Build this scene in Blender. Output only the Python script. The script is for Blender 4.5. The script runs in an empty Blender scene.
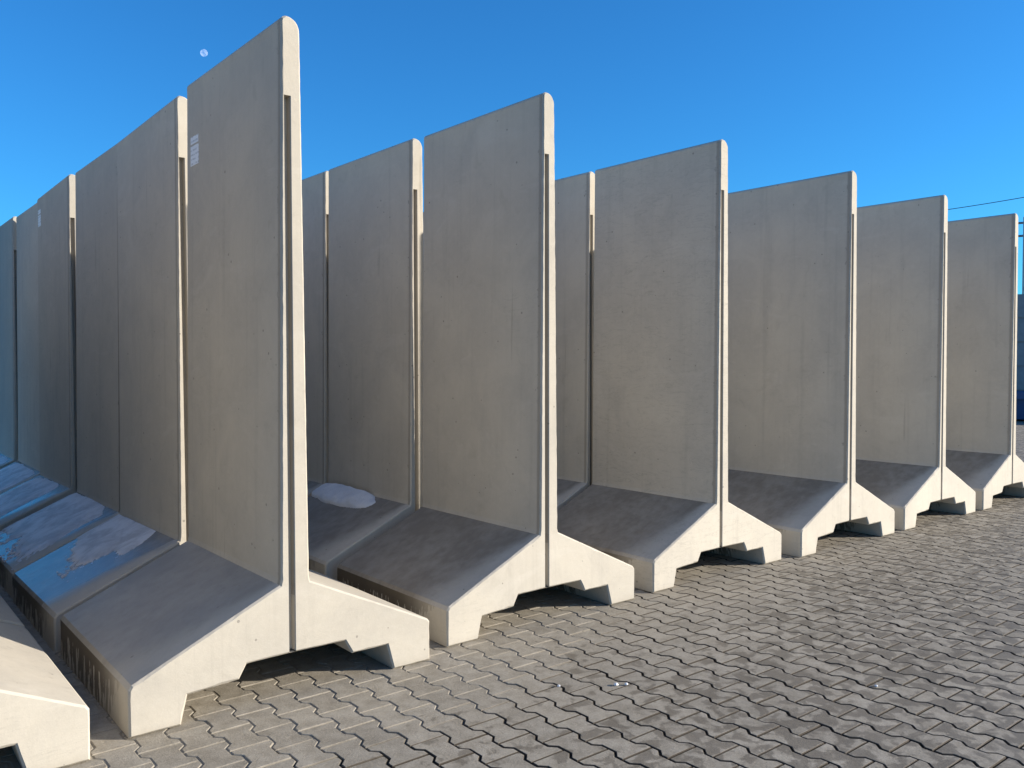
import bpy, bmesh, math, random
from mathutils import Vector, noise, Matrix

random.seed(7)
scene = bpy.context.scene
col = scene.collection
R = math.radians

# ------------------------------------------------------------------ helpers
def link(name, me, mat=None, parent=None, loc=(0, 0, 0)):
    o = bpy.data.objects.new(name, me)
    col.objects.link(o)
    if mat and me is not None:
        me.materials.append(mat)
    o.parent = parent
    o.location = loc
    return o

def mesh(name, verts, faces, smooth=False):
    me = bpy.data.meshes.new(name)
    me.from_pydata([tuple(v) for v in verts], [], faces)
    me.update()
    if smooth:
        for p in me.polygons:
            p.use_smooth = True
    return me

def tag(o, label=None, cat=None, group=None, kind=None):
    if label: o['label'] = label
    if cat: o['category'] = cat
    if group: o['group'] = group
    if kind: o['kind'] = kind
    return o

def sstep(a, b, x):
    t = max(0.0, min(1.0, (x - a) / (b - a)))
    return t * t * (3 - 2 * t)

class Nodes:
    """small wrapper to write node graphs compactly"""
    def __init__(self, name):
        self.m = bpy.data.materials.new(name)
        self.m.use_nodes = True
        self.t = self.m.node_tree
        self.t.nodes.clear()
        self.out = self.t.nodes.new('ShaderNodeOutputMaterial')
    def n(self, typ, **kw):
        x = self.t.nodes.new(typ)
        for k, v in kw.items():
            setattr(x, k, v)
        return x
    def l(self, a, b):
        self.t.links.new(a, b)
    def put(self, sock, v):
        if isinstance(v, bpy.types.NodeSocket):
            self.l(v, sock)
        elif isinstance(v, (tuple, list)) and len(v) == 3 and sock.type == 'RGBA':
            sock.default_value = (*v, 1)
        else:
            sock.default_value = v
    def math(self, op, a, b=0.0, c=None, clamp=False):
        x = self.n('ShaderNodeMath', operation=op, use_clamp=clamp)
        self.put(x.inputs[0], a); self.put(x.inputs[1], b)
        if c is not None: self.put(x.inputs[2], c)
        return x.outputs[0]
    def smooth(self, v, lo, hi, a=0.0, b=1.0):
        x = self.n('ShaderNodeMapRange', interpolation_type='SMOOTHSTEP')
        self.put(x.inputs[0], v); self.put(x.inputs[1], lo); self.put(x.inputs[2], hi)
        self.put(x.inputs[3], a); self.put(x.inputs[4], b)
        return x.outputs[0]
    def mix(self, f, a, b, mode='MIX'):
        x = self.n('ShaderNodeMix', data_type='RGBA', blend_type=mode)
        self.put(x.inputs[0], f); self.put(x.inputs[6], a); self.put(x.inputs[7], b)
        return x.outputs[2]
    def mapping(self, vec, scale=(1, 1, 1), loc=(0, 0, 0)):
        x = self.n('ShaderNodeMapping')
        self.put(x.inputs[0], vec); x.inputs[3].default_value = scale; self.put(x.inputs[1], loc)
        return x.outputs[0]
    def noise(self, vec, scale, detail=4.0, rough=0.55, dist=0.0):
        x = self.n('ShaderNodeTexNoise')
        self.put(x.inputs['Vector'], vec); x.inputs['Scale'].default_value = scale
        x.inputs['Detail'].default_value = detail; x.inputs['Roughness'].default_value = rough
        x.inputs['Distortion'].default_value = dist
        return x.outputs[0]
    def bump(self, h, strength, dist, nrm=None):
        x = self.n('ShaderNodeBump')
        x.inputs['Strength'].default_value = strength
        x.inputs['Distance'].default_value = dist
        self.put(x.inputs['Height'], h)
        if nrm is not None: self.put(x.inputs['Normal'], nrm)
        return x.outputs[0]
    def bsdf(self, color, rough, normal=None, spec=0.5, metal=0.0):
        x = self.n('ShaderNodeBsdfPrincipled')
        self.put(x.inputs['Base Color'], color); self.put(x.inputs['Roughness'], rough)
        self.put(x.inputs['Specular IOR Level'], spec); self.put(x.inputs['Metallic'], metal)
        if normal is not None: self.put(x.inputs['Normal'], normal)
        self.l(x.outputs[0], self.out.inputs[0])
        return x

# ------------------------------------------------------------------ materials
CONCRETE = (0.495, 0.459, 0.392)

def concrete_material(name, foot):
    g = Nodes(name)
    tc = g.n('ShaderNodeTexCoord').outputs['Object']
    rnd = g.n('ShaderNodeAttribute', attribute_type='OBJECT', attribute_name='seed').outputs['Fac']
    off = g.n('ShaderNodeCombineXYZ')
    for i in range(3):
        g.l(g.math('MULTIPLY', rnd, (37.0, 91.0, 53.0)[i]), off.inputs[i])
    v = g.n('ShaderNodeVectorMath', operation='ADD')
    g.l(tc, v.inputs[0]); g.l(off.outputs[0], v.inputs[1]); v = v.outputs[0]
    sep = g.n('ShaderNodeSeparateXYZ'); g.l(tc, sep.inputs[0])
    X, Y, Z = sep.outputs
    geo = g.n('ShaderNodeNewGeometry')
    sn = g.n('ShaderNodeSeparateXYZ'); g.l(geo.outputs['True Normal'], sn.inputs[0])
    NX, NY, NZ = sn.outputs

    cloud = g.noise(v, 2.2, 6.0, 0.6, 0.6)
    streak = g.noise(g.mapping(v, (9, 9, 0.35)), 1.6, 4.0, 0.6)
    stripes = g.noise(g.mapping(v, (30, 30, 0.5)), 1.2, 3.0, 0.6)
    crack = g.noise(g.mapping(v, (1.6, 1.6, 9.0)), 2.4, 6.0, 0.62, 0.9)
    mott = g.noise(v, 24.0, 6.0, 0.72)
    fine = g.noise(v, 210.0, 3.0, 0.6)
    smut = g.noise(v, 8.0, 6.0, 0.7, 0.8)
    ck = g.n('ShaderNodeAttribute', attribute_type='OBJECT', attribute_name='crack').outputs['Fac']
    c = g.mix(g.smooth(cloud, 0.30, 0.72), tuple(k * f for k, f in zip(CONCRETE, (0.92, 0.92, 0.925))),
              tuple(k * f for k, f in zip(CONCRETE, (1.06, 1.055, 1.04))))
    c = g.mix(g.smooth(streak, 0.52, 0.78, 0.0, 0.22), c, (0.25, 0.23, 0.20))
    c = g.mix(g.smooth(stripes, 0.58, 0.80, 0.0, 0.20), c, (0.33, 0.30, 0.26))
    c = g.mix(g.smooth(mott, 0.40, 0.72, 0.0, 0.20), c, (0.58, 0.545, 0.48))
    c = g.mix(g.smooth(fine, 0.40, 0.70, 0.10, 0.0), c, (0.30, 0.28, 0.25))
    c = g.mix(g.smooth(smut, 0.54, 0.74, 0.0, 0.20), c, (0.285, 0.258, 0.21))
    # fine dark cracks / cloud lines in the cast skin, stronger on some castings
    line = g.smooth(g.math('ABSOLUTE', g.math('SUBTRACT', crack, 0.5)), 0.0, 0.012, 1.0, 0.0)
    patch = g.smooth(g.noise(v, 1.5, 2.0), 0.52, 0.66)
    c = g.mix(g.math('MULTIPLY', g.math('MULTIPLY', line, g.math('MAXIMUM', patch, ck)), g.math('MULTIPLY_ADD', ck, 0.4, 0.22)), c, (0.24, 0.225, 0.20))
    run = g.noise(g.mapping(v, (22, 22, 0.9)), 1.0, 2.0, 0.5)
    runm = g.math('MULTIPLY', g.smooth(run, 0.66, 0.74), g.smooth(g.noise(v, 1.1, 2.0), 0.48, 0.62))
    c = g.mix(g.math('MULTIPLY', runm, 0.30), c, (0.22, 0.195, 0.16))
    pale = g.smooth(g.noise(g.mapping(v, (0.8, 0.8, 2.2)), 2.0, 5.0, 0.65, 1.2), 0.56, 0.70)
    c = g.mix(g.math('MULTIPLY', pale, 0.16), c, (0.62, 0.59, 0.53))
    # tone of the whole casting
    tone = g.math('MULTIPLY_ADD', rnd, 0.16, 0.92)
    hs = g.n('ShaderNodeHueSaturation'); g.put(hs.inputs['Color'], c); g.put(hs.inputs['Value'], tone)
    c = hs.outputs[0]
    # air holes
    vo = g.n('ShaderNodeTexVoronoi'); g.put(vo.inputs['Vector'], v); vo.inputs['Scale'].default_value = 17.0
    vo.inputs['Randomness'].default_value = 1.0
    wn = g.n('ShaderNodeTexWhiteNoise'); g.l(vo.outputs['Position'], wn.inputs['Vector'])
    holer = g.math('MULTIPLY', g.smooth(wn.outputs['Value'], 0.70, 1.0), 0.125)
    hole = g.math('LESS_THAN', vo.outputs['Distance'], holer)
    c = g.mix(g.math('MULTIPLY', hole, 0.6), c, (0.16, 0.15, 0.135))
    rough = g.math('MULTIPLY_ADD', cloud, 0.2, 0.55)

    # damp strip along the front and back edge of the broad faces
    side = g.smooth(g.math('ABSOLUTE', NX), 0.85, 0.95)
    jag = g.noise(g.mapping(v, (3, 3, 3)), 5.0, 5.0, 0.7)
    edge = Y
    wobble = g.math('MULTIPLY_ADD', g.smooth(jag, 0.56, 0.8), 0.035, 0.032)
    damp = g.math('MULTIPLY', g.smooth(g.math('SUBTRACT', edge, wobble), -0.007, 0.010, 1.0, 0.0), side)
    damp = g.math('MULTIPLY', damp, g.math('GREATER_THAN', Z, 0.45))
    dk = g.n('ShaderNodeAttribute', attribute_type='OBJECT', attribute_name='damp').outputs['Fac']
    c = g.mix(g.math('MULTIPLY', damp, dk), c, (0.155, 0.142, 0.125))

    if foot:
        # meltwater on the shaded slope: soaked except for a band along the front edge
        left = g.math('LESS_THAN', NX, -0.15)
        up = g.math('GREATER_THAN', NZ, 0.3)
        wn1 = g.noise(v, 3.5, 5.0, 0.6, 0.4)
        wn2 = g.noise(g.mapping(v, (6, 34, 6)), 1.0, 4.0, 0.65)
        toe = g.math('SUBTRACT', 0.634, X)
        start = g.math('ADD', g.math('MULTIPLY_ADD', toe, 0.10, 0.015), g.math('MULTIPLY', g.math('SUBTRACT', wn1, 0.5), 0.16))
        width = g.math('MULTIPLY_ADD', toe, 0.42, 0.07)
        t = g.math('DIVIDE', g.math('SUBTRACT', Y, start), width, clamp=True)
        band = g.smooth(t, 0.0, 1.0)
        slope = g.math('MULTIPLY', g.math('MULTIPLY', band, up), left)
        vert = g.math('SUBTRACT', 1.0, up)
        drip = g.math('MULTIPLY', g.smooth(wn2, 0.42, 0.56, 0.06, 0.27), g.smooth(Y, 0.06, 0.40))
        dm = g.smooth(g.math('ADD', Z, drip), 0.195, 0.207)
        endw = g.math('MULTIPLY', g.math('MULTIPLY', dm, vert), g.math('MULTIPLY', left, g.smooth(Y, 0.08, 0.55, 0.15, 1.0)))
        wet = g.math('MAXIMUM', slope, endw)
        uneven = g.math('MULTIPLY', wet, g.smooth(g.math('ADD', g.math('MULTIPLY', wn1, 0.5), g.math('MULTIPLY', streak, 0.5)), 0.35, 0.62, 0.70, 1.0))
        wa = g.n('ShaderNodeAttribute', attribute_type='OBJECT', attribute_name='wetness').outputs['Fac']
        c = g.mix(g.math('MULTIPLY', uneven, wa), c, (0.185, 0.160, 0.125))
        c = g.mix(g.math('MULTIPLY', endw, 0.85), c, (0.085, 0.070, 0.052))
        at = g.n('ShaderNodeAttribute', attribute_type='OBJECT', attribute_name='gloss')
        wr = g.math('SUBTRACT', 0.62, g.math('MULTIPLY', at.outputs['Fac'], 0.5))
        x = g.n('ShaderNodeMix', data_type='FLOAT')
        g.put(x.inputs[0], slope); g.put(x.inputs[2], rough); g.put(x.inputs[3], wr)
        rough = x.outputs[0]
        # rain splash dirt low on the ends
        low = g.math('MULTIPLY', g.smooth(g.math('ADD', Z, g.math('MULTIPLY', wn1, 0.06)), 0.015, 0.075, 0.34, 0.0), 1.0)
        c = g.mix(low, c, (0.28, 0.245, 0.19))
    h = g.math('ADD', g.math('MULTIPLY', mott, 0.6), g.math('MULTIPLY', fine, 0.25))
    h = g.math('SUBTRACT', h, g.math('MULTIPLY', hole, 0.8))
    nrm = g.bump(cloud, 0.25, 0.02)
    nrm = g.bump(h, 0.22, 0.004, nrm)
    if not foot: rough = g.math('ADD', rough, 0.15)
    g.bsdf(c, rough, nrm, 0.35 if foot else 0.14)
    return g.m

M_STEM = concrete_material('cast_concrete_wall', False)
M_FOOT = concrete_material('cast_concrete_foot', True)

def paving_material():
    g = Nodes('paving_stone')
    geo = g.n('ShaderNodeNewGeometry')
    P = geo.outputs['Position']
    at = g.n('ShaderNodeAttribute', attribute_name='tone')
    tone = at.outputs['Fac']
    flank = g.n('ShaderNodeAttribute', attribute_name='flank').outputs['Fac']
    ofs = g.n('ShaderNodeCombineXYZ'); g.l(g.math('MULTIPLY', tone, 40.0), ofs.inputs[2])
    va = g.n('ShaderNodeVectorMath', operation='ADD'); g.l(P, va.inputs[0]); g.l(ofs.outputs[0], va.inputs[1])
    PV = va.outputs[0]                                  # grain that does not run across joints
    sep = g.n('ShaderNodeSeparateXYZ'); g.l(P, sep.inputs[0])
    X, Y, Z = sep.outputs
    grain = g.noise(P, 260.0, 3.0, 0.7)
    mid = g.noise(PV, 14.0, 5.0, 0.6)
    big = g.noise(P, 0.7, 4.0, 0.6)
    grit = g.noise(P, 95.0, 4.0, 0.75)
    c = g.mix(g.smooth(mid, 0.3, 0.7), (0.260, 0.233, 0.187), (0.350, 0.319, 0.264))
    c = g.mix(g.smooth(grit, 0.50, 0.72, 0.0, 0.6), c, (0.44, 0.40, 0.33))
    c = g.mix(g.smooth(grit, 0.30, 0.44, 0.55, 0.0), c, (0.17, 0.14, 0.105))
    c = g.mix(g.smooth(grain, 0.60, 0.70, 0.0, 0.6), c, (0.13, 0.11, 0.085))
    hs = g.n('ShaderNodeHueSaturation'); g.put(hs.inputs['Color'], c)
    g.put(hs.inputs['Value'], g.math('MULTIPLY_ADD', tone, 0.20, 0.88)); c = hs.outputs[0]
    # damp blotches left by melted frost, away from the elements
    zone = g.smooth(g.math('ADD', g.math('MULTIPLY', Y, -0.8), g.math('ADD', g.math('MULTIPLY', X, 0.22), g.math('MULTIPLY', big, 1.2))), 0.9, 2.3)
    spots = g.noise(PV, 11.0, 4.0, 0.55, 0.4)
    thr = g.math('SUBTRACT', 0.67, g.math('MULTIPLY', zone, 0.20))
    spot = g.smooth(g.math('SUBTRACT', spots, thr), -0.01, 0.08)
    whole = g.math('MULTIPLY', g.smooth(tone, 0.88, 0.93), zone)
    wet = g.math('MAXIMUM', g.math('MULTIPLY', spot, g.smooth(zone, 0.0, 0.25)), g.math('MULTIPLY', whole, 0.30))
    c = g.mix(g.math('MULTIPLY', wet, 0.64), c, (0.118, 0.100, 0.075))
    rough = g.math('SUBTRACT', 0.82, g.math('MULTIPLY', wet, 0.25))
    # sand in the joints
    # dirt on the stone flanks, except where the joints are still full of sand
    away = g.math('MULTIPLY', g.math('MAXIMUM', g.math('SUBTRACT', X, 1.3), 0.0), -0.45)
    far = g.smooth(g.math('ADD', g.math('ADD', Y, away), g.math('MULTIPLY', big, 0.6)), -0.50, -0.15, 1.0, 0.0)
    joint = g.math('MULTIPLY', g.smooth(flank, 0.0, 0.30), g.math('MULTIPLY_ADD', far, 0.92, 0.04))
    c = g.mix(joint, c, (0.045, 0.036, 0.027))
    nrm = g.bump(g.math('ADD', grit, g.math('MULTIPLY', grain, 0.6)), 0.55, 0.004)
    nrm = g.bump(mid, 0.25, 0.006, nrm)
    g.bsdf(c, rough, nrm, 0.3)
    return g.m

def ground_material():
    g = Nodes('joint_sand_and_yard')
    P = g.n('ShaderNodeNewGeometry').outputs['Position']
    a = g.noise(P, 60.0, 4.0, 0.7); b = g.noise(P, 3.0, 5.0, 0.6)
    sp = g.n('ShaderNodeSeparateXYZ'); g.l(P, sp.inputs[0])
    full = g.smooth(sp.outputs[2], -0.013, -0.006)
    c = g.mix(b, (0.22, 0.195, 0.155), (0.33, 0.30, 0.245))
    c = g.mix(g.smooth(a, 0.4, 0.7, 0.0, 0.6), c, (0.30, 0.27, 0.21))
    c = g.mix(full, (0.075, 0.062, 0.047), c)
    g.bsdf(c, 0.9, g.bump(a, 0.6, 0.004), 0.2)
    return g.m

def snow_material():
    g = Nodes('old_snow')
    tc = g.n('ShaderNodeTexCoord').outputs['Object']
    a = g.noise(tc, 45.0, 5.0, 0.65); b = g.noise(tc, 5.0, 4.0, 0.6)
    c = g.mix(g.smooth(b, 0.3, 0.7), (0.66, 0.68, 0.72), (0.84, 0.85, 0.87))
    c = g.mix(g.smooth(a, 0.55, 0.75, 0.0, 0.35), c, (0.42, 0.40, 0.39))
    g.bsdf(c, 0.6, g.bump(a, 0.7, 0.01), 0.4)
    return g.m

def frost_material():
    """thin soaked ice crust, greyer than snow"""
    g = Nodes('ice_crust')
    tc = g.n('ShaderNodeTexCoord').outputs['Object']
    a = g.noise(tc, 60.0, 5.0, 0.65); b = g.noise(tc, 6.0, 5.0, 0.65, 0.5)
    c = g.mix(g.smooth(b, 0.35, 0.65), (0.46, 0.455, 0.46), (0.72, 0.72, 0.73))
    g.bsdf(c, 0.5, g.bump(a, 0.10, 0.002), 0.4)
    return g.m

def plain(name, colr, rough, metal=0.0, scale=20.0, vary=0.12, spec=0.4):
    g = Nodes(name)
    tc = g.n('ShaderNodeTexCoord').outputs['Object']
    a = g.noise(tc, scale, 5.0, 0.6)
    c = g.mix(a, tuple(k * (1 - vary) for k in colr), tuple(min(1, k * (1 + vary)) for k in colr))
    g.bsdf(c, rough, g.bump(a, 0.15, 0.004), spec, metal)
    return g.m

M_PAVE = paving_material()
M_GROUND = ground_material()
M_SNOW = snow_material()
M_FROST = frost_material()
def paper_material():
    g = Nodes('label_paper')
    tc = g.n('ShaderNodeTexCoord').outputs['Object']
    rows_ = g.n('ShaderNodeTexWave', wave_type='BANDS', bands_direction='Z'); g.put(rows_.inputs['Vector'], tc)
    rows_.inputs['Scale'].default_value = 13.0
    words = g.noise(g.mapping(tc, (1, 60, 34)), 1.0, 2.0)
    ink = g.math('MULTIPLY', g.smooth(rows_.outputs[0], 0.62, 0.72), g.smooth(words, 0.46, 0.52))
    c = g.mix(g.math('MULTIPLY', ink, 0.4), (0.70, 0.70, 0.70), (0.12, 0.12, 0.13))
    g.bsdf(c, 0.5)
    return g.m
M_PAPER = paper_material()
M_BLOCK = plain('block_concrete', (0.30, 0.30, 0.29), 0.85, scale=6, vary=0.25)
M_BLUE = plain('blue_paint', (0.03, 0.085, 0.20), 0.45, scale=5, vary=0.25)
M_DARK = plain('dark_steel', (0.03, 0.03, 0.035), 0.5)
M_GALV = plain('galvanised_steel', (0.36, 0.38, 0.40), 0.5, 0.7)
M_CABLE = plain('cable_black', (0.04, 0.04, 0.045), 0.6)

# ------------------------------------------------------------------ the retaining wall element
W = 1.222            # length of a casting along the row
C = 0.008           # chamfer at the end faces
JL, JR = (0.636, 0.505), (0.780, 0.503)
stem_chain = [JL, (0.641, 0.53), (0.6625, 2.93), (0.662, 2.972)]
for k in range(1, 7):
    a = math.pi - k * math.pi / 12
    stem_chain.append((0.690 + 0.028 * math.cos(a), 2.972 + 0.028 * math.sin(a)))
for k in range(1, 9):
    a = math.pi / 2 - k * math.pi / 16
    stem_chain.append((0.690 + 0.060 * math.cos(a), 2.940 + 0.060 * math.sin(a)))
stem_chain += [(0.7755, 0.525), JR]
foot_chain = [JR, (1.409, 0.2095), (1.422, 0.194), (1.422, 0.0), (1.211, 0.0), (1.177, 0.127), (0.989, 0.127), (0.952, 0.193),
              (0.708, 0.195), (0.6755, 0.195), (0.482, 0.191), (0.448, 0.131), (0.230, 0.119), (0.203, 0.0),
              (0.0, 0.0), (0.0, 0.190), (0.013, 0.2095), JL]
GR, GL = 8, 9       # indices in foot_chain of the groove edges
loop = stem_chain[:-1] + foot_chain[:-1]
def inset_loop(pts, d):
    n = len(pts); out = []
    for i in range(n):
        p0, p1, p2 = Vector(pts[i - 1]), Vector(pts[i]), Vector(pts[(i + 1) % n])
        e1 = (p1 - p0).normalized(); e2 = (p2 - p1).normalized()
        n1 = Vector((e1.y, -e1.x)); n2 = Vector((e2.y, -e2.x))          # inward for a clockwise loop
        b = (n1 + n2).normalized()
        out.append(tuple(p1 + b * d / max(0.4, b.dot(n1))))
    return out
ins = inset_loop(loop, C)
ns = len(stem_chain)
stem_in = ins[:ns]
foot_in = ins[ns - 1:] + [ins[0]]

GZ0, GZ1, GZS = 0.203, 2.655, 0.504
def gx(z): return 0.6755 - 0.003 * (z - 0.195) / 2.455
SECT = [(0.0, 0.0), (0.003, 0.034), (0.0255, 0.034), (0.0295, 0.003), (0.0325, 0.0)]

def refine(chain, chain_in, keep, step=0.035):
    """more points along the profile so the arrises can be chipped; returns the new index of each kept point"""
    a, b, idx = [], [], {}
    for i in range(len(chain)):
        idx[i] = len(a); a.append(chain[i]); b.append(chain_in[i])
        if i + 1 < len(chain) and i != keep:
            n = int((Vector(chain[i + 1]) - Vector(chain[i])).length / step)
            for k in range(1, n):
                f = k / n
                a.append(tuple(Vector(chain[i]).lerp(Vector(chain[i + 1]), f)))
                b.append(tuple(Vector(chain_in[i]).lerp(Vector(chain_in[i + 1]), f)))
    return a, b, idx

def build_part(chain, chain_in, is_stem, variant):
    rng = random.Random(variant * 17 + is_stem)
    keep_ = None if is_stem else GR
    n_old = len(chain)
    chain, chain_in, idx = refine(chain, chain_in, keep_)
    fixed = set(idx.values())
    gr, gl = (idx[GR], idx[GL]) if not is_stem else (0, 0)
    kL, kR = (idx[2], idx[n_old - 3]) if is_stem else (0, 0)
    def worn():
        out = []
        for i, (p, q) in enumerate(zip(chain, chain_in)):
            if i in (0, len(chain) - 1) or (not is_stem and gr - 1 <= i <= gl + 1):
                out.append(q); continue
            d = Vector(q) - Vector(p)
            f = 1.0 + rng.uniform(-0.12, 0.12)
            if i not in fixed and rng.random() < (0.08 if is_stem else 0.12): f += rng.uniform(0.1, 0.25 if is_stem else 0.6)
            out.append(tuple(Vector(p) + d * f))
        return out
    bm = bmesh.new()
    def V(p, y): return bm.verts.new((p[0], y, p[1]))
    rows = [[V(p, 0) for p in worn()], [V(p, C * rng.uniform(0.9, 1.25)) for p in chain], [V(p, W - C) for p in chain], [V(p, W) for p in worn()]]
    for r in range(3):
        for i in range(len(chain) - 1):
            if not is_stem and r != 1 and i == gr:
                continue
            bm.faces.new((rows[r][i], rows[r][i + 1], rows[r + 1][i + 1], rows[r + 1][i]))
    for front in (True, False):
        y0 = 0.0 if front else W
        sg = 1 if front else -1
        ring = rows[0] if front else rows[3]
        z0, z1 = (GZS, GZ1) if is_stem else (GZ0, GZS)
        lo = [bm.verts.new((gx(z0) + s[0], y0 + sg * s[1], z0)) for s in SECT]
        hi = [bm.verts.new((gx(z1) + s[0], y0 + sg * s[1], z1)) for s in SECT]
        for i in range(len(SECT) - 1):
            bm.faces.new((lo[i], lo[i + 1], hi[i + 1], hi[i]))
        if is_stem:
            bm.faces.new(hi)
            # left strip, right strip, top piece of the end face
            n = len(ring)
            bm.faces.new([lo[0], hi[0]] + ring[kL::-1])
            bm.faces.new([hi[-1], lo[-1]] + ring[n - 1:kR - 1:-1])
            bm.faces.new([hi[0], hi[-1]] + ring[kR:kL - 1:-1])
        else:
            n = len(ring)
            bm.faces.new(ring[0:gr + 1] + [lo[-1], hi[-1]])
            bm.faces.new([hi[0], lo[0]] + ring[gl:n])
    bmesh.ops.recalc_face_normals(bm, faces=bm.faces)
    me = bpy.data.meshes.new('stem' if is_stem else 'foot')
    bm.to_mesh(me); bm.free()
    for p in me.polygons:
        p.use_smooth = False
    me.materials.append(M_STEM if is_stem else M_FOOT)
    return me

STEMS = [build_part(stem_chain, stem_in, True, v) for v in range(4)]
FOOTS = [build_part(foot_chain, foot_in, False, v) for v in range(4)]

proto = None
def element(x, y, label, gloss=0.4, group=None, tilt=0.0, z=0.003):
    global proto
    if proto is None:
        t = bpy.data.objects.new('retaining_wall_element', None); col.objects.link(t)
        t.empty_display_size = 0.3
        for nm, me in (('stem', STEMS[0]), ('foot', FOOTS[0])):
            link(nm, me, None, t)
        proto = t
    else:
        t = proto.copy(); col.objects.link(t)
        for ch in list(proto.children):
            if ch.name.split('.')[0] in ('stem', 'foot'):
                c = ch.copy(); col.objects.link(c); c.parent = t
    t.location = (x, y, z)
    sd_ = random.random()
    t.rotation_euler = (0, 0, tilt)
    vr = random.randrange(4)
    for ch in t.children:
        if ch.name.startswith('stem'): ch.data = STEMS[vr]
        elif ch.name.startswith('foot'): ch.data = FOOTS[vr]
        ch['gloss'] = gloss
        ch['seed'] = sd_
        ch['crack'] = 0.0
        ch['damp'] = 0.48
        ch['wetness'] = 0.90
    tag(t, label, 'concrete wall', group)
    return t

ORD = ['first', 'second', 'third', 'fourth', 'fifth', 'sixth', 'seventh', 'eighth', 'ninth']
X0 = [-1.585, 0.0, 1.594, 3.215, 4.822, 6.425, 8.014]
GRP = 'precast concrete T-shaped retaining wall elements stored in rows'
stacks = {
 0: [-0.10, 1.18, 2.46, 3.74, 5.02],
 1: [0.0, 1.325, 2.575, 3.920, 5.225, 6.50, 7.75, 8.99],
 2: [0.097, 1.415, 2.700, 3.95, 5.19],
 3: [0.121, 1.405, 2.68],
 4: [0.075, 1.36],
 5: [0.081, 1.35],
 6: [0.080, 1.34],
}
FRONT_LABEL = {
 0: 'concrete wall element at the left edge showing only its sunlit toe on the paving',
 1: 'tallest nearest concrete wall element, white sticker high on its shaded left face',
 2: 'concrete wall element with dark wet slope, standing right of the tallest one',
 3: 'concrete wall element with fine horizontal cracks, front of the third full row',
 4: 'concrete wall element fronting the third row from the right edge',
 5: 'concrete wall element fronting the second row from the right edge',
 6: 'rightmost concrete wall element, last front piece beside the blue container',
}
ROWNAME = {0: 'leftmost row of toes', 1: 'row headed by the tallest piece', 2: 'row just right of the tallest piece',
           3: 'third full row', 4: 'third row from the right', 5: 'second row from the right', 6: 'rightmost row'}
BACK_LABEL = {
 (1, 1): 'concrete wall element directly behind the tallest one, thin ice over a blue wet slope',
 (1, 2): 'concrete wall element third in the tallest row, whitish ice covering its foot',
 (1, 3): 'concrete wall element fourth in the tallest row, small white sticker near its far top',
 (2, 1): 'concrete wall element behind the dark wet slope, white snow mound on its foot',
 (2, 2): 'concrete wall element glimpsed beside the tallest one, only its upper edge sunlit',
 (3, 1): 'shaded concrete wall element behind the finely cracked one, top of its edge sunlit',
}
elems = {}
for r in stacks:
    for i, y in enumerate(stacks[r]):
        if i == 0: lab = FRONT_LABEL[r]
        else: lab = BACK_LABEL.get((r, i)) or ('%s wall element from the front in the %s' % (ORD[i], ROWNAME[r]))
        dx = {(1, 1): -0.007, (1, 2): 0.0, (1, 3): -0.020, (1, 4): 0.016, (1, 5): -0.010, (2, 1): -0.030, (2, 2): -0.028, (3, 1): 0.006}.get((r, i), 0.0)
        gl = 0.3 if (r == 1 and i == 0) else (0.86 if r == 1 else 0.06)
        elems[(r, i)] = element(X0[r] + dx, y, lab, gl, GRP, R({(1, 2): 0.15}.get((r, i), 0.0)),
                                (0.003 if r != 1 or i == 0 else {1: -0.018, 2: -0.034, 3: -0.026, 4: -0.034}.get(i, -0.03)))

for ch in elems[(3, 0)].children:
    ch['crack'] = 0.75
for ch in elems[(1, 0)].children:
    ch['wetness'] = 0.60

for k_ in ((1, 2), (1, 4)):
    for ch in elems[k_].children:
        ch['damp'] = 0.85  # damp strip painted darker here, to carry the shade of the seam as well
elems[(1, 1)].rotation_euler.x = R(-1.0)
elems[(1, 3)].rotation_euler.x = R(-0.7)

# ------------------------------------------------------------------ stickers (paper with unreadable print)
def sticker(parent, y0, y1, z0, z1, x):
    """two paper labels, one above the other, on the shaded face"""
    def slab(ya, yb, za, zb, xo, th):
        vs = [(x_, y_, z_) for x_ in (xo - th, xo) for y_ in (ya, yb) for z_ in (za, zb)]
        lean = 0.0105                                    # the face leans with the taper
        vs = [(vx + (vz - z0) * lean, vy, vz) for vx, vy, vz in vs]
        fs = [(0, 1, 3, 2), (4, 6, 7, 5), (0, 4, 5, 1), (2, 3, 7, 6), (0, 2, 6, 4), (1, 5, 7, 3)]
        return vs, fs
    zs = z0 + (z1 - z0) * 0.73
    for nm, sl in (('paper_label', slab(y0, y1, z0, zs - 0.008, x, 0.0012)), ('paper_label', slab(y0 + 0.005, y1, zs + 0.002, z1, x, 0.0012))):
        link(nm, mesh(nm, *sl), M_PAPER, parent)
sticker(elems[(1, 0)], 1.035, 1.160, 2.540, 2.695, 0.6590)
sticker(elems[(1, 3)], 1.07, 1.185, 2.733, 2.88, 0.6607)

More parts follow.
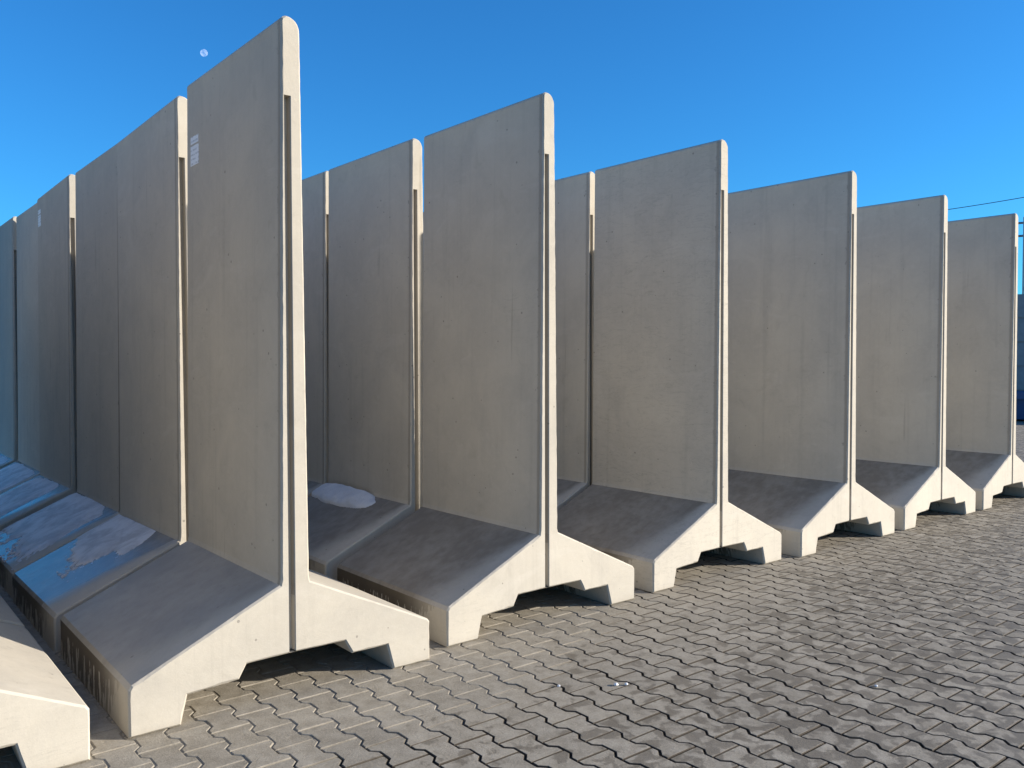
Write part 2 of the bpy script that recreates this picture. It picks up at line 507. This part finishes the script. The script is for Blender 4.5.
# ------------------------------------------------------------------ snow and ice lying on the sloped feet
def snow_patch(name, key, x0, x1, y0, y1, thick, seed, mat, label, cat, ragged=0.25, sq=4.0, low=0.0):
    o_el = elems[key]
    nx, ny = 64, 90
    m = 0.10
    xa, xb, ya, yb = x0 - m, x1 + m * 0.2, y0 - m, y1 + m
    xb = min(xb, 0.632); xa = max(xa, 0.004); ya = max(ya, 0.004); yb = min(yb, W - 0.004)
    def hgt(x, y):
        u = (x - (x0 + x1) / 2) / ((x1 - x0) / 2); v = (y - (y0 + y1) / 2) / ((y1 - y0) / 2)
        d = 1 - (abs(u) ** sq + abs(v) ** sq) ** (1 / sq)
        q = Vector((x * 6, y * 6, seed * 3.7)); q2 = Vector((x * 38, y * 38, seed))
        rag = ragged * (1.0 + 2.2 * low * max(0, -u))
        d += rag * (noise.noise(q) * 0.8 + (0.12 + 0.4 * low * max(0, -u)) * noise.noise(q2) - 0.05)
        return d, u, v
    verts, faces, idx = [], [], {}
    sl = 0.305 / 0.634
    base = [[hgt(xa + (xb - xa) * i / nx, ya + (yb - ya) * j / ny)[0] for j in range(ny + 1)] for i in range(nx + 1)]
    def vid(i, j):
        if (i, j) not in idx:
            x = xa + (xb - xa) * i / nx; y = ya + (yb - ya) * j / ny
            d = base[i][j]
            h = -0.003
            if d > 0:
                h = thick * (min(1.0, d / 0.35) ** 0.5) * (0.75 + 0.25 * noise.noise(Vector((x * 9, y * 9, seed)))) + 0.0015 * noise.noise(Vector((x * 50, y * 50, seed)))
                h = max(h, 0.0015)
            idx[(i, j)] = len(verts)
            verts.append((x - 0.43 * h, y, 0.200 + sl * x + 0.006 * (x < 0.013) + 0.9 * h))
        return idx[(i, j)]
    for i in range(nx):
        for j in range(ny):
            if max(base[i][j], base[i + 1][j], base[i][j + 1], base[i + 1][j + 1]) > 0:
                faces.append((vid(i, j), vid(i + 1, j), vid(i + 1, j + 1), vid(i, j + 1)))
    o = link(name, mesh(name, verts, faces, True), mat, None, o_el.location)
    o.rotation_euler = o_el.rotation_euler
    return tag(o, label, cat, 'snow and ice left on the shaded feet')
snow_patch('snow_patch', (2, 1), 0.46, 0.68, 0.40, 1.30, 0.055, 3, M_SNOW, 'white snow mound on the foot seen between the two nearest front elements', 'snow', 0.22, 2.6)
snow_patch('ice_crust', (1, 1), 0.25, 0.68, 0.38, 1.30, 0.012, 5, M_FROST, 'grey ice crust on the slope directly behind the nearest foot', 'ice', 0.34, 2.4, 1.0)
snow_patch('ice_crust', (1, 2), 0.10, 0.64, 0.16, 1.25, 0.016, 9, M_FROST, 'broad ice crust on the third foot of the tallest row', 'ice', 0.16, 5.0, 1.2)
snow_patch('ice_crust', (1, 3), 0.04, 0.63, 0.28, 1.19, 0.016, 11, M_FROST, 'smooth bluish ice slab on the fourth foot of the tallest row', 'ice', 0.10, 6.0)
snow_patch('ice_crust', (1, 4), 0.05, 0.62, 0.08, 1.17, 0.016, 13, M_FROST, 'smooth bluish ice slab on the fifth foot of the tallest row', 'ice', 0.10, 6.0)
snow_patch('ice_crust', (1, 5), 0.05, 0.62, 0.08, 1.17, 0.016, 15, M_FROST, 'small visible end of an ice slab at the left picture edge', 'ice', 0.10, 6.0)

# ------------------------------------------------------------------ ground: joint sand sheet and interlocking stones
g_ = 900.0
tag(link('ground', mesh('ground', [(-g_, -g_, -0.024), (g_, -g_, -0.024), (g_, g_, -0.024), (-g_, g_, -0.024)], [(0, 1, 2, 3)]), M_GROUND), kind='structure')

def build_sand():
    # bedding sand: swept nearly flush in the joints close to the elements, washed out further away
    st = 0.08
    X_, Y_ = [-3.2 + st * i for i in range(345)], [-5.4 + st * i for i in range(148)]
    V = []
    for x in X_:
        for y in Y_:
            d = y + 0.62 - 0.45 * max(0.0, x - 1.3) + 0.22 * noise.noise(Vector((x * 1.3, y * 1.3, 4))) + 0.10 * noise.noise(Vector((x * 6, y * 6, 9)))
            f = sstep(-0.25, 0.2, d)
            V.append((x, y, -0.0135 + 0.0090 * f + 0.0010 * noise.noise(Vector((x * 5, y * 5, 1)))))
    n = len(Y_)
    F = [(i * n + j, (i + 1) * n + j, (i + 1) * n + j + 1, i * n + j + 1) for i in range(len(X_) - 1) for j in range(n - 1)]
    return mesh('joint_sand', V, F, True)
tag(link('joint_sand', build_sand(), M_GROUND), kind='structure')

def build_paving():
    PX, PY, A = 0.140, 0.200, 0.0135
    j = 0.0033                     # half joint
    ch = 0.0030                    # chamfer width
    dz = 0.0024
    XA, XB, YA, YB = -3.0, 24.0, -5.2, 6.2
    n0, n1 = int((XA - 0.4245) / PX) - 1, int((XB - 0.4245) / PX) + 1
    # zigzag between columns, sampled in y relative to the straight joint of the column on its right (which sits at the low side)
    prof = [(-0.0345, -A), (0.0345, -A), (0.0635, A), (0.1365, A), (0.1655, -A)]
    verts, faces, tones, flanks = [], [], [], []
    rng = random.Random(3)
    for k in range(n0, n1):
        xl = 0.4245 + k * PX
        xr = xl + PX
        par = k % 2
        ofs = -0.047 + (0.1 if par else 0.0)     # straight joint of this column
        m0, m1 = int((YA - ofs) / PY), int((YB - ofs) / PY)
        for m in range(m0, m1):
            y0 = ofs + m * PY; y1 = y0 + PY
            # bone outline: wide at both ends, narrow waist
            out = []
            le = [(0.0, -A), (0.0345, -A), (0.0635, A), (0.1365, A), (0.1655, -A), (PY, -A)]
            for t, d in le: out.append((xl + d, y0 + t))
            for t, d in reversed(le): out.append((xr - d, y0 + t))
            cx, cy = (xl + xr) / 2, (y0 + y1) / 2
            ring = inset_loop(out, j)
            ring2 = inset_loop(out, j + ch)
            tx, ty = rng.gauss(0, 0.0035), rng.gauss(0, 0.0035)
            hz = rng.gauss(-0.0012, 0.0006)
            sx, sy = rng.gauss(0, 0.0007), rng.gauss(0, 0.0007)
            tone = rng.random()
            b = len(verts); n = len(out)
            def zz(p): return min(0.0014, hz + tx * (p[0] - cx) + ty * (p[1] - cy))
            for p in ring2: verts.append((p[0] + sx, p[1] + sy, zz(p)))
            for p in ring: verts.append((p[0] + sx, p[1] + sy, zz(p) - dz))
            for p in ring: verts.append((p[0] + sx, p[1] + sy, -0.022))
            faces.append(tuple(range(b + n - 1, b - 1, -1)))
            for i in range(n):
                i2 = (i + 1) % n
                faces.append((b + i, b + i2, b + n + i2, b + n + i))
                faces.append((b + n + i, b + n + i2, b + 2 * n + i2, b + 2 * n + i))
            tones += [tone] * (3 * n)
            flanks += [0.0] * n + [1.0] * (2 * n)
    me = mesh('paving', verts, faces)
    at = me.attributes.new('tone', 'FLOAT', 'POINT')
    at.data.foreach_set('value', tones)
    at = me.attributes.new('flank', 'FLOAT', 'POINT')
    at.data.foreach_set('value', flanks)
    return me
tag(link('paving', build_paving(), M_PAVE), kind='structure')

# ------------------------------------------------------------------ small crumbs of ice on the paving
def crumb(x, y, s, i):
    bm = bmesh.new()
    bmesh.ops.create_icosphere(bm, subdivisions=2, radius=s)
    for v in bm.verts:
        v.co *= 1 + 0.35 * noise.noise(v.co * (1.6 / s) + Vector((i, i, i)))
        v.co.z = max(v.co.z * 0.7, -0.3 * s)
    me = bpy.data.meshes.new('ice_crumb'); bm.to_mesh(me); bm.free()
    for p in me.polygons: p.use_smooth = True
    return link('ice_crumb', me, M_SNOW, None, (x, y, 0.3 * s + 0.0005))
CR = [(1.905, -0.815, 0.011, 'left one of the two white ice crumbs lying together on the paving'),
      (1.945, -0.842, 0.009, 'right one of the two white ice crumbs lying together on the paving'),
      (1.69, -0.66, 0.008, 'single white ice crumb on paving right of the nearest toe'),
      (2.82, -1.58, 0.008, 'single white ice crumb on the damp paving at lower right')]
for i, (x, y, s, lab) in enumerate(CR):
    tag(crumb(x, y, s, i), lab, 'ice crumb', 'white ice crumbs on the paving')

# ------------------------------------------------------------------ far right background
def box(cx, cy, cz, sx, sy, sz, bev=0.02):
    bm = bmesh.new()
    bmesh.ops.create_cube(bm, size=1)
    for v in bm.verts:
        v.co = Vector((v.co.x * sx, v.co.y * sy, v.co.z * sz))
    if bev:
        bmesh.ops.bevel(bm, geom=bm.edges[:], offset=bev, segments=2, affect='EDGES')
    for v in bm.verts:
        v.co += Vector((cx, cy, cz))
    me = bpy.data.meshes.new('box'); bm.to_mesh(me); bm.free()
    return me

az = R(69.7)
face = Matrix.Rotation(-az, 4, 'Z')        # local +Y points away from the camera
cam_xy = Vector((-0.9346, -3.5606))
def at(dist, side):
    d = Vector((math.sin(az), math.cos(az))); s = Vector((math.cos(az), -math.sin(az)))
    p = cam_xy + d * dist + s * side
    return (p.x, p.y, 0)
# stacked block wall
pos = at(27.0, 0.6)
nm = ['bottom', 'second', 'third', 'fourth', 'fifth', 'sixth']
blk = None
for cse in range(5):
    for q in range(4):
        x = -3.2 + q * 1.62 + (0.8 if cse % 2 else 0)
        o = None
        if blk is None:
            me = box(0, 0, 0.325, 1.60, 0.7, 0.642, 0.03); me.name = 'stacked_block'
            blk = link('stacked_block', me, M_BLOCK); o = blk
        else:
            o = blk.copy(); col.objects.link(o)
        w = face @ Vector((x, 0, 0))
        o.location = (pos[0] + w.x, pos[1] + w.y, cse * 0.646 - 0.008)
        o.rotation_euler = (0, 0, -az)
        tag(o, 'grey concrete block, %s course and number %d from the left in the far stack' % (nm[cse], q + 1), 'concrete block', 'blocks stacked behind the last row')
# blue container in front of the blocks
pos = at(24.6, 1.0)
t = bpy.data.objects.new('skip_container', None); col.objects.link(t)
t.location = (pos[0], pos[1], -0.008); t.rotation_euler = (0, 0, -az)
tag(t, 'low blue steel skip container in front of the far block stack', 'container')
def hopper():
    bm = bmesh.new()
    b = [(-2.0, -0.75), (2.0, -0.75), (2.0, 0.75), (-2.0, 0.75)]
    u = [(-2.3, -0.85), (2.3, -0.85), (2.3, 0.85), (-2.3, 0.85)]
    v0 = [bm.verts.new((x, y, 0.06)) for x, y in b]; v1 = [bm.verts.new((x, y, 0.62)) for x, y in u]
    v2 = [bm.verts.new((x * 0.96, y * 0.92, 0.62)) for x, y in u]; v3 = [bm.verts.new((x * 0.96, y * 0.92, 0.12)) for x, y in b]
    bm.faces.new(v0[::-1]); bm.faces.new(v3)
    for a, c in ((v0, v1), (v1, v2), (v2, v3)):
        for i in range(4):
            k = (i + 1) % 4
            bm.faces.new((a[i], a[k], c[k], c[i]))
    bmesh.ops.recalc_face_normals(bm, faces=bm.faces)
    me = bpy.data.meshes.new('hopper'); bm.to_mesh(me); bm.free(); return me
link('hopper', hopper(), M_BLUE, t)
for sy in (-1, 1):
    link('rim', box(0, sy * 0.88, 0.62, 4.7, 0.09, 0.15, 0.015), M_BLUE, t)
for sx in (-1, 1):
    link('skid', box(sx * 1.2, 0, 0.032, 0.14, 1.4, 0.06, 0.01), M_DARK, t)
    link('lifting_lug', box(sx * 1.5, -0.94, 0.48, 0.10, 0.10, 0.16, 0.015), M_DARK, t)

# lattice mast far behind
def tube_mesh(segs, r, name='tube', sides=6):
    V, F = [], []
    for a, b in segs:
        a, b = Vector(a), Vector(b)
        d = (b - a).normalized()
        s = d.cross(Vector((0.3, 0.2, 1)) if abs(d.z) < 0.9 else Vector((1, 0, 0))).normalized(); w = d.cross(s)
        k = len(V)
        for p in (a, b):
            for i in range(sides):
                an = 2 * math.pi * i / sides
                V.append(p + (s * math.cos(an) + w * math.sin(an)) * r)
        for i in range(sides):
            i2 = (i + 1) % sides
            F.append((k + i, k + i2, k + sides + i2, k + sides + i))
        F.append(tuple(range(k + sides - 1, k - 1, -1))); F.append(tuple(range(k + sides, k + 2 * sides)))
    return mesh(name, V, F)
pos = at(62.0, 0.35)
t = bpy.data.objects.new('lattice_mast', None); col.objects.link(t)
t.location = (pos[0], pos[1], -0.008); t.rotation_euler = (0, 0, -az)
tag(t, 'slim grey lattice mast rising beyond the rightmost wall element', 'mast')
hw, top = 0.35, 10.2
for sx in (-1, 1):
    for sy in (-1, 1):
        link('leg', tube_mesh([((sx * hw, sy * hw, 0), (sx * hw, sy * hw, top))], 0.06, 'leg'), M_GALV, t)
segs = []
nb = 14
for i in range(nb):
    za, zb = top * i / nb, top * (i + 1) / nb
    f = 1 if i % 2 else -1
    for s in (-1, 1):
        segs.append(((f * hw, s * hw, za), (-f * hw, s * hw, zb)))
        segs.append(((s * hw, f * hw, za), (s * hw, -f * hw, zb)))
        segs.append(((-hw, s * hw, zb), (hw, s * hw, zb)))
link('bracing', tube_mesh(segs, 0.035, 'bracing'), M_GALV, t)
link('crossarm', tube_mesh([((-0.9, 0, top - 0.3), (0.9, 0, top - 0.3)), ((-0.9, 0, top - 1.1), (0.9, 0, top - 1.1))], 0.07, 'crossarm'), M_GALV, t)

# overhead cable crossing the sky at the right
c0 = Vector((-0.9346, -3.5606, 1.5037))
pA = c0 + Vector((0.86, 0.4823, 0.1466)) * 72.0
pB = c0 + Vector((0.9450, 0.2800, 0.1660)) * 60.0
segs = []
N = 24
prev = None
for i in range(N + 1):
    f = i / N
    p = pA.lerp(pB, f); p.z -= 0.9 * 4 * f * (1 - f) * 0.25
    if prev is not None: segs.append((prev, p))
    prev = p
base = segs[0][0].copy()
tag(link('overhead_cable', tube_mesh([(a - base, b - base) for a, b in segs], 0.022, 'overhead_cable'), M_CABLE, None, base),
    'thin dark overhead cable crossing the sky above the rightmost wall element', 'cable')

# ------------------------------------------------------------------ moon, lit by the same sun
def moon():
    g = Nodes('moon_rock')
    tc = g.n('ShaderNodeTexCoord').outputs['Object']
    a = g.noise(tc, 0.22, 4.0, 0.6)
    c = g.mix(g.smooth(a, 0.42, 0.62), (0.18, 0.18, 0.175), (0.08, 0.08, 0.085))
    d = g.n('ShaderNodeBsdfDiffuse'); g.put(d.inputs[0], c); 
    tr = g.n('ShaderNodeBsdfTransparent')
    ad = g.n('ShaderNodeAddShader'); g.l(d.outputs[0], ad.inputs[0]); g.l(tr.outputs[0], ad.inputs[1])
    g.l(ad.outputs[0], g.out.inputs[0])
    bm = bmesh.new(); bmesh.ops.create_uvsphere(bm, u_segments=32, v_segments=16, radius=6.3)
    me = bpy.data.meshes.new('moon'); bm.to_mesh(me); bm.free()
    for p in me.polygons: p.use_smooth = True
    o = link('moon', me, g.m, None, c0 + Vector((0.3168, 0.8944, 0.3156)) * 1700.0)
    tag(o, 'pale gibbous daytime moon in the blue sky above the tall wall', 'moon')
moon()

# ------------------------------------------------------------------ camera
cd = bpy.data.cameras.new('camera'); cam = bpy.data.objects.new('camera', cd); col.objects.link(cam)
cd.sensor_fit = 'HORIZONTAL'; cd.sensor_width = 36.0
cd.lens = 859.05 / 1024 * 36.0
cd.clip_start = 0.05; cd.clip_end = 5000
yaw, pitch, roll = 0.6809, -0.0289, -0.0011
F = Vector((math.sin(yaw) * math.cos(pitch), math.cos(yaw) * math.cos(pitch), math.sin(pitch)))
Rv = Vector((math.cos(yaw), -math.sin(yaw), 0)); U = Rv.cross(F)
R2 = Rv * math.cos(roll) + U * math.sin(roll); U2 = -Rv * math.sin(roll) + U * math.cos(roll)
m = Matrix((R2, U2, -F)).transposed().to_4x4(); m.translation = c0
cam.matrix_world = m
scene.camera = cam

# ------------------------------------------------------------------ light
EL, SAZ = R(17.2), R(129.0)                  # azimuth clockwise from +Y
sd = Vector((math.sin(SAZ) * math.cos(EL), math.cos(SAZ) * math.cos(EL), math.sin(EL)))
ld = bpy.data.lights.new('sun', 'SUN'); lo = bpy.data.objects.new('sun', ld); col.objects.link(lo)
ld.energy = 5.0; ld.angle = R(0.53); ld.color = (1.0, 0.905, 0.775)
lo.rotation_euler = sd.to_track_quat('Z', 'Y').to_euler()
lo.location = sd * 50

w = bpy.data.worlds.new('World'); scene.world = w; w.use_nodes = True
nt = w.node_tree; nt.nodes.clear()
sky = nt.nodes.new('ShaderNodeTexSky'); sky.sky_type = 'NISHITA'; sky.sun_disc = False
sky.sun_elevation = EL; sky.sun_rotation = SAZ
sky.altitude = 0; sky.air_density = 1.0; sky.dust_density = 0.4; sky.ozone_density = 3.0
bg = nt.nodes.new('ShaderNodeBackground'); bg.inputs[1].default_value = 0.086
wo = nt.nodes.new('ShaderNodeOutputWorld')
# a clear sky is deepest blue at right angles to the sun, paler towards it and opposite to it
tcw = nt.nodes.new('ShaderNodeTexCoord')
dt = nt.nodes.new('ShaderNodeVectorMath'); dt.operation = 'DOT_PRODUCT'; dt.inputs[1].default_value = sd
nt.links.new(tcw.outputs['Generated'], dt.inputs[0])
ab = nt.nodes.new('ShaderNodeMath'); ab.operation = 'ABSOLUTE'; nt.links.new(dt.outputs['Value'], ab.inputs[0])
mr = nt.nodes.new('ShaderNodeMapRange'); mr.interpolation_type = 'SMOOTHSTEP'
nt.links.new(ab.outputs[0], mr.inputs[0]); mr.inputs[1].default_value = 0.58; mr.inputs[2].default_value = 0.90
deep = nt.nodes.new('ShaderNodeMix'); deep.data_type = 'RGBA'
nt.links.new(mr.outputs[0], deep.inputs[0])
deep.inputs[6].default_value = (0.25, 0.93, 1.50, 1); deep.inputs[7].default_value = (1.0, 1.02, 1.02, 1)
tint = nt.nodes.new('ShaderNodeMix'); tint.data_type = 'RGBA'; tint.blend_type = 'MULTIPLY'
tint.inputs[0].default_value = 1.0
nt.links.new(deep.outputs[2], tint.inputs[7])
nt.links.new(sky.outputs[0], tint.inputs[6]); nt.links.new(tint.outputs[2], bg.inputs[0])
nt.links.new(bg.outputs[0], wo.inputs[0])

scene.view_settings.view_transform = 'Standard'
scene.view_settings.look = 'None'
scene.view_settings.exposure = 0.71
scene.view_settings.gamma = 1.0
scene.render.engine = 'CYCLES'
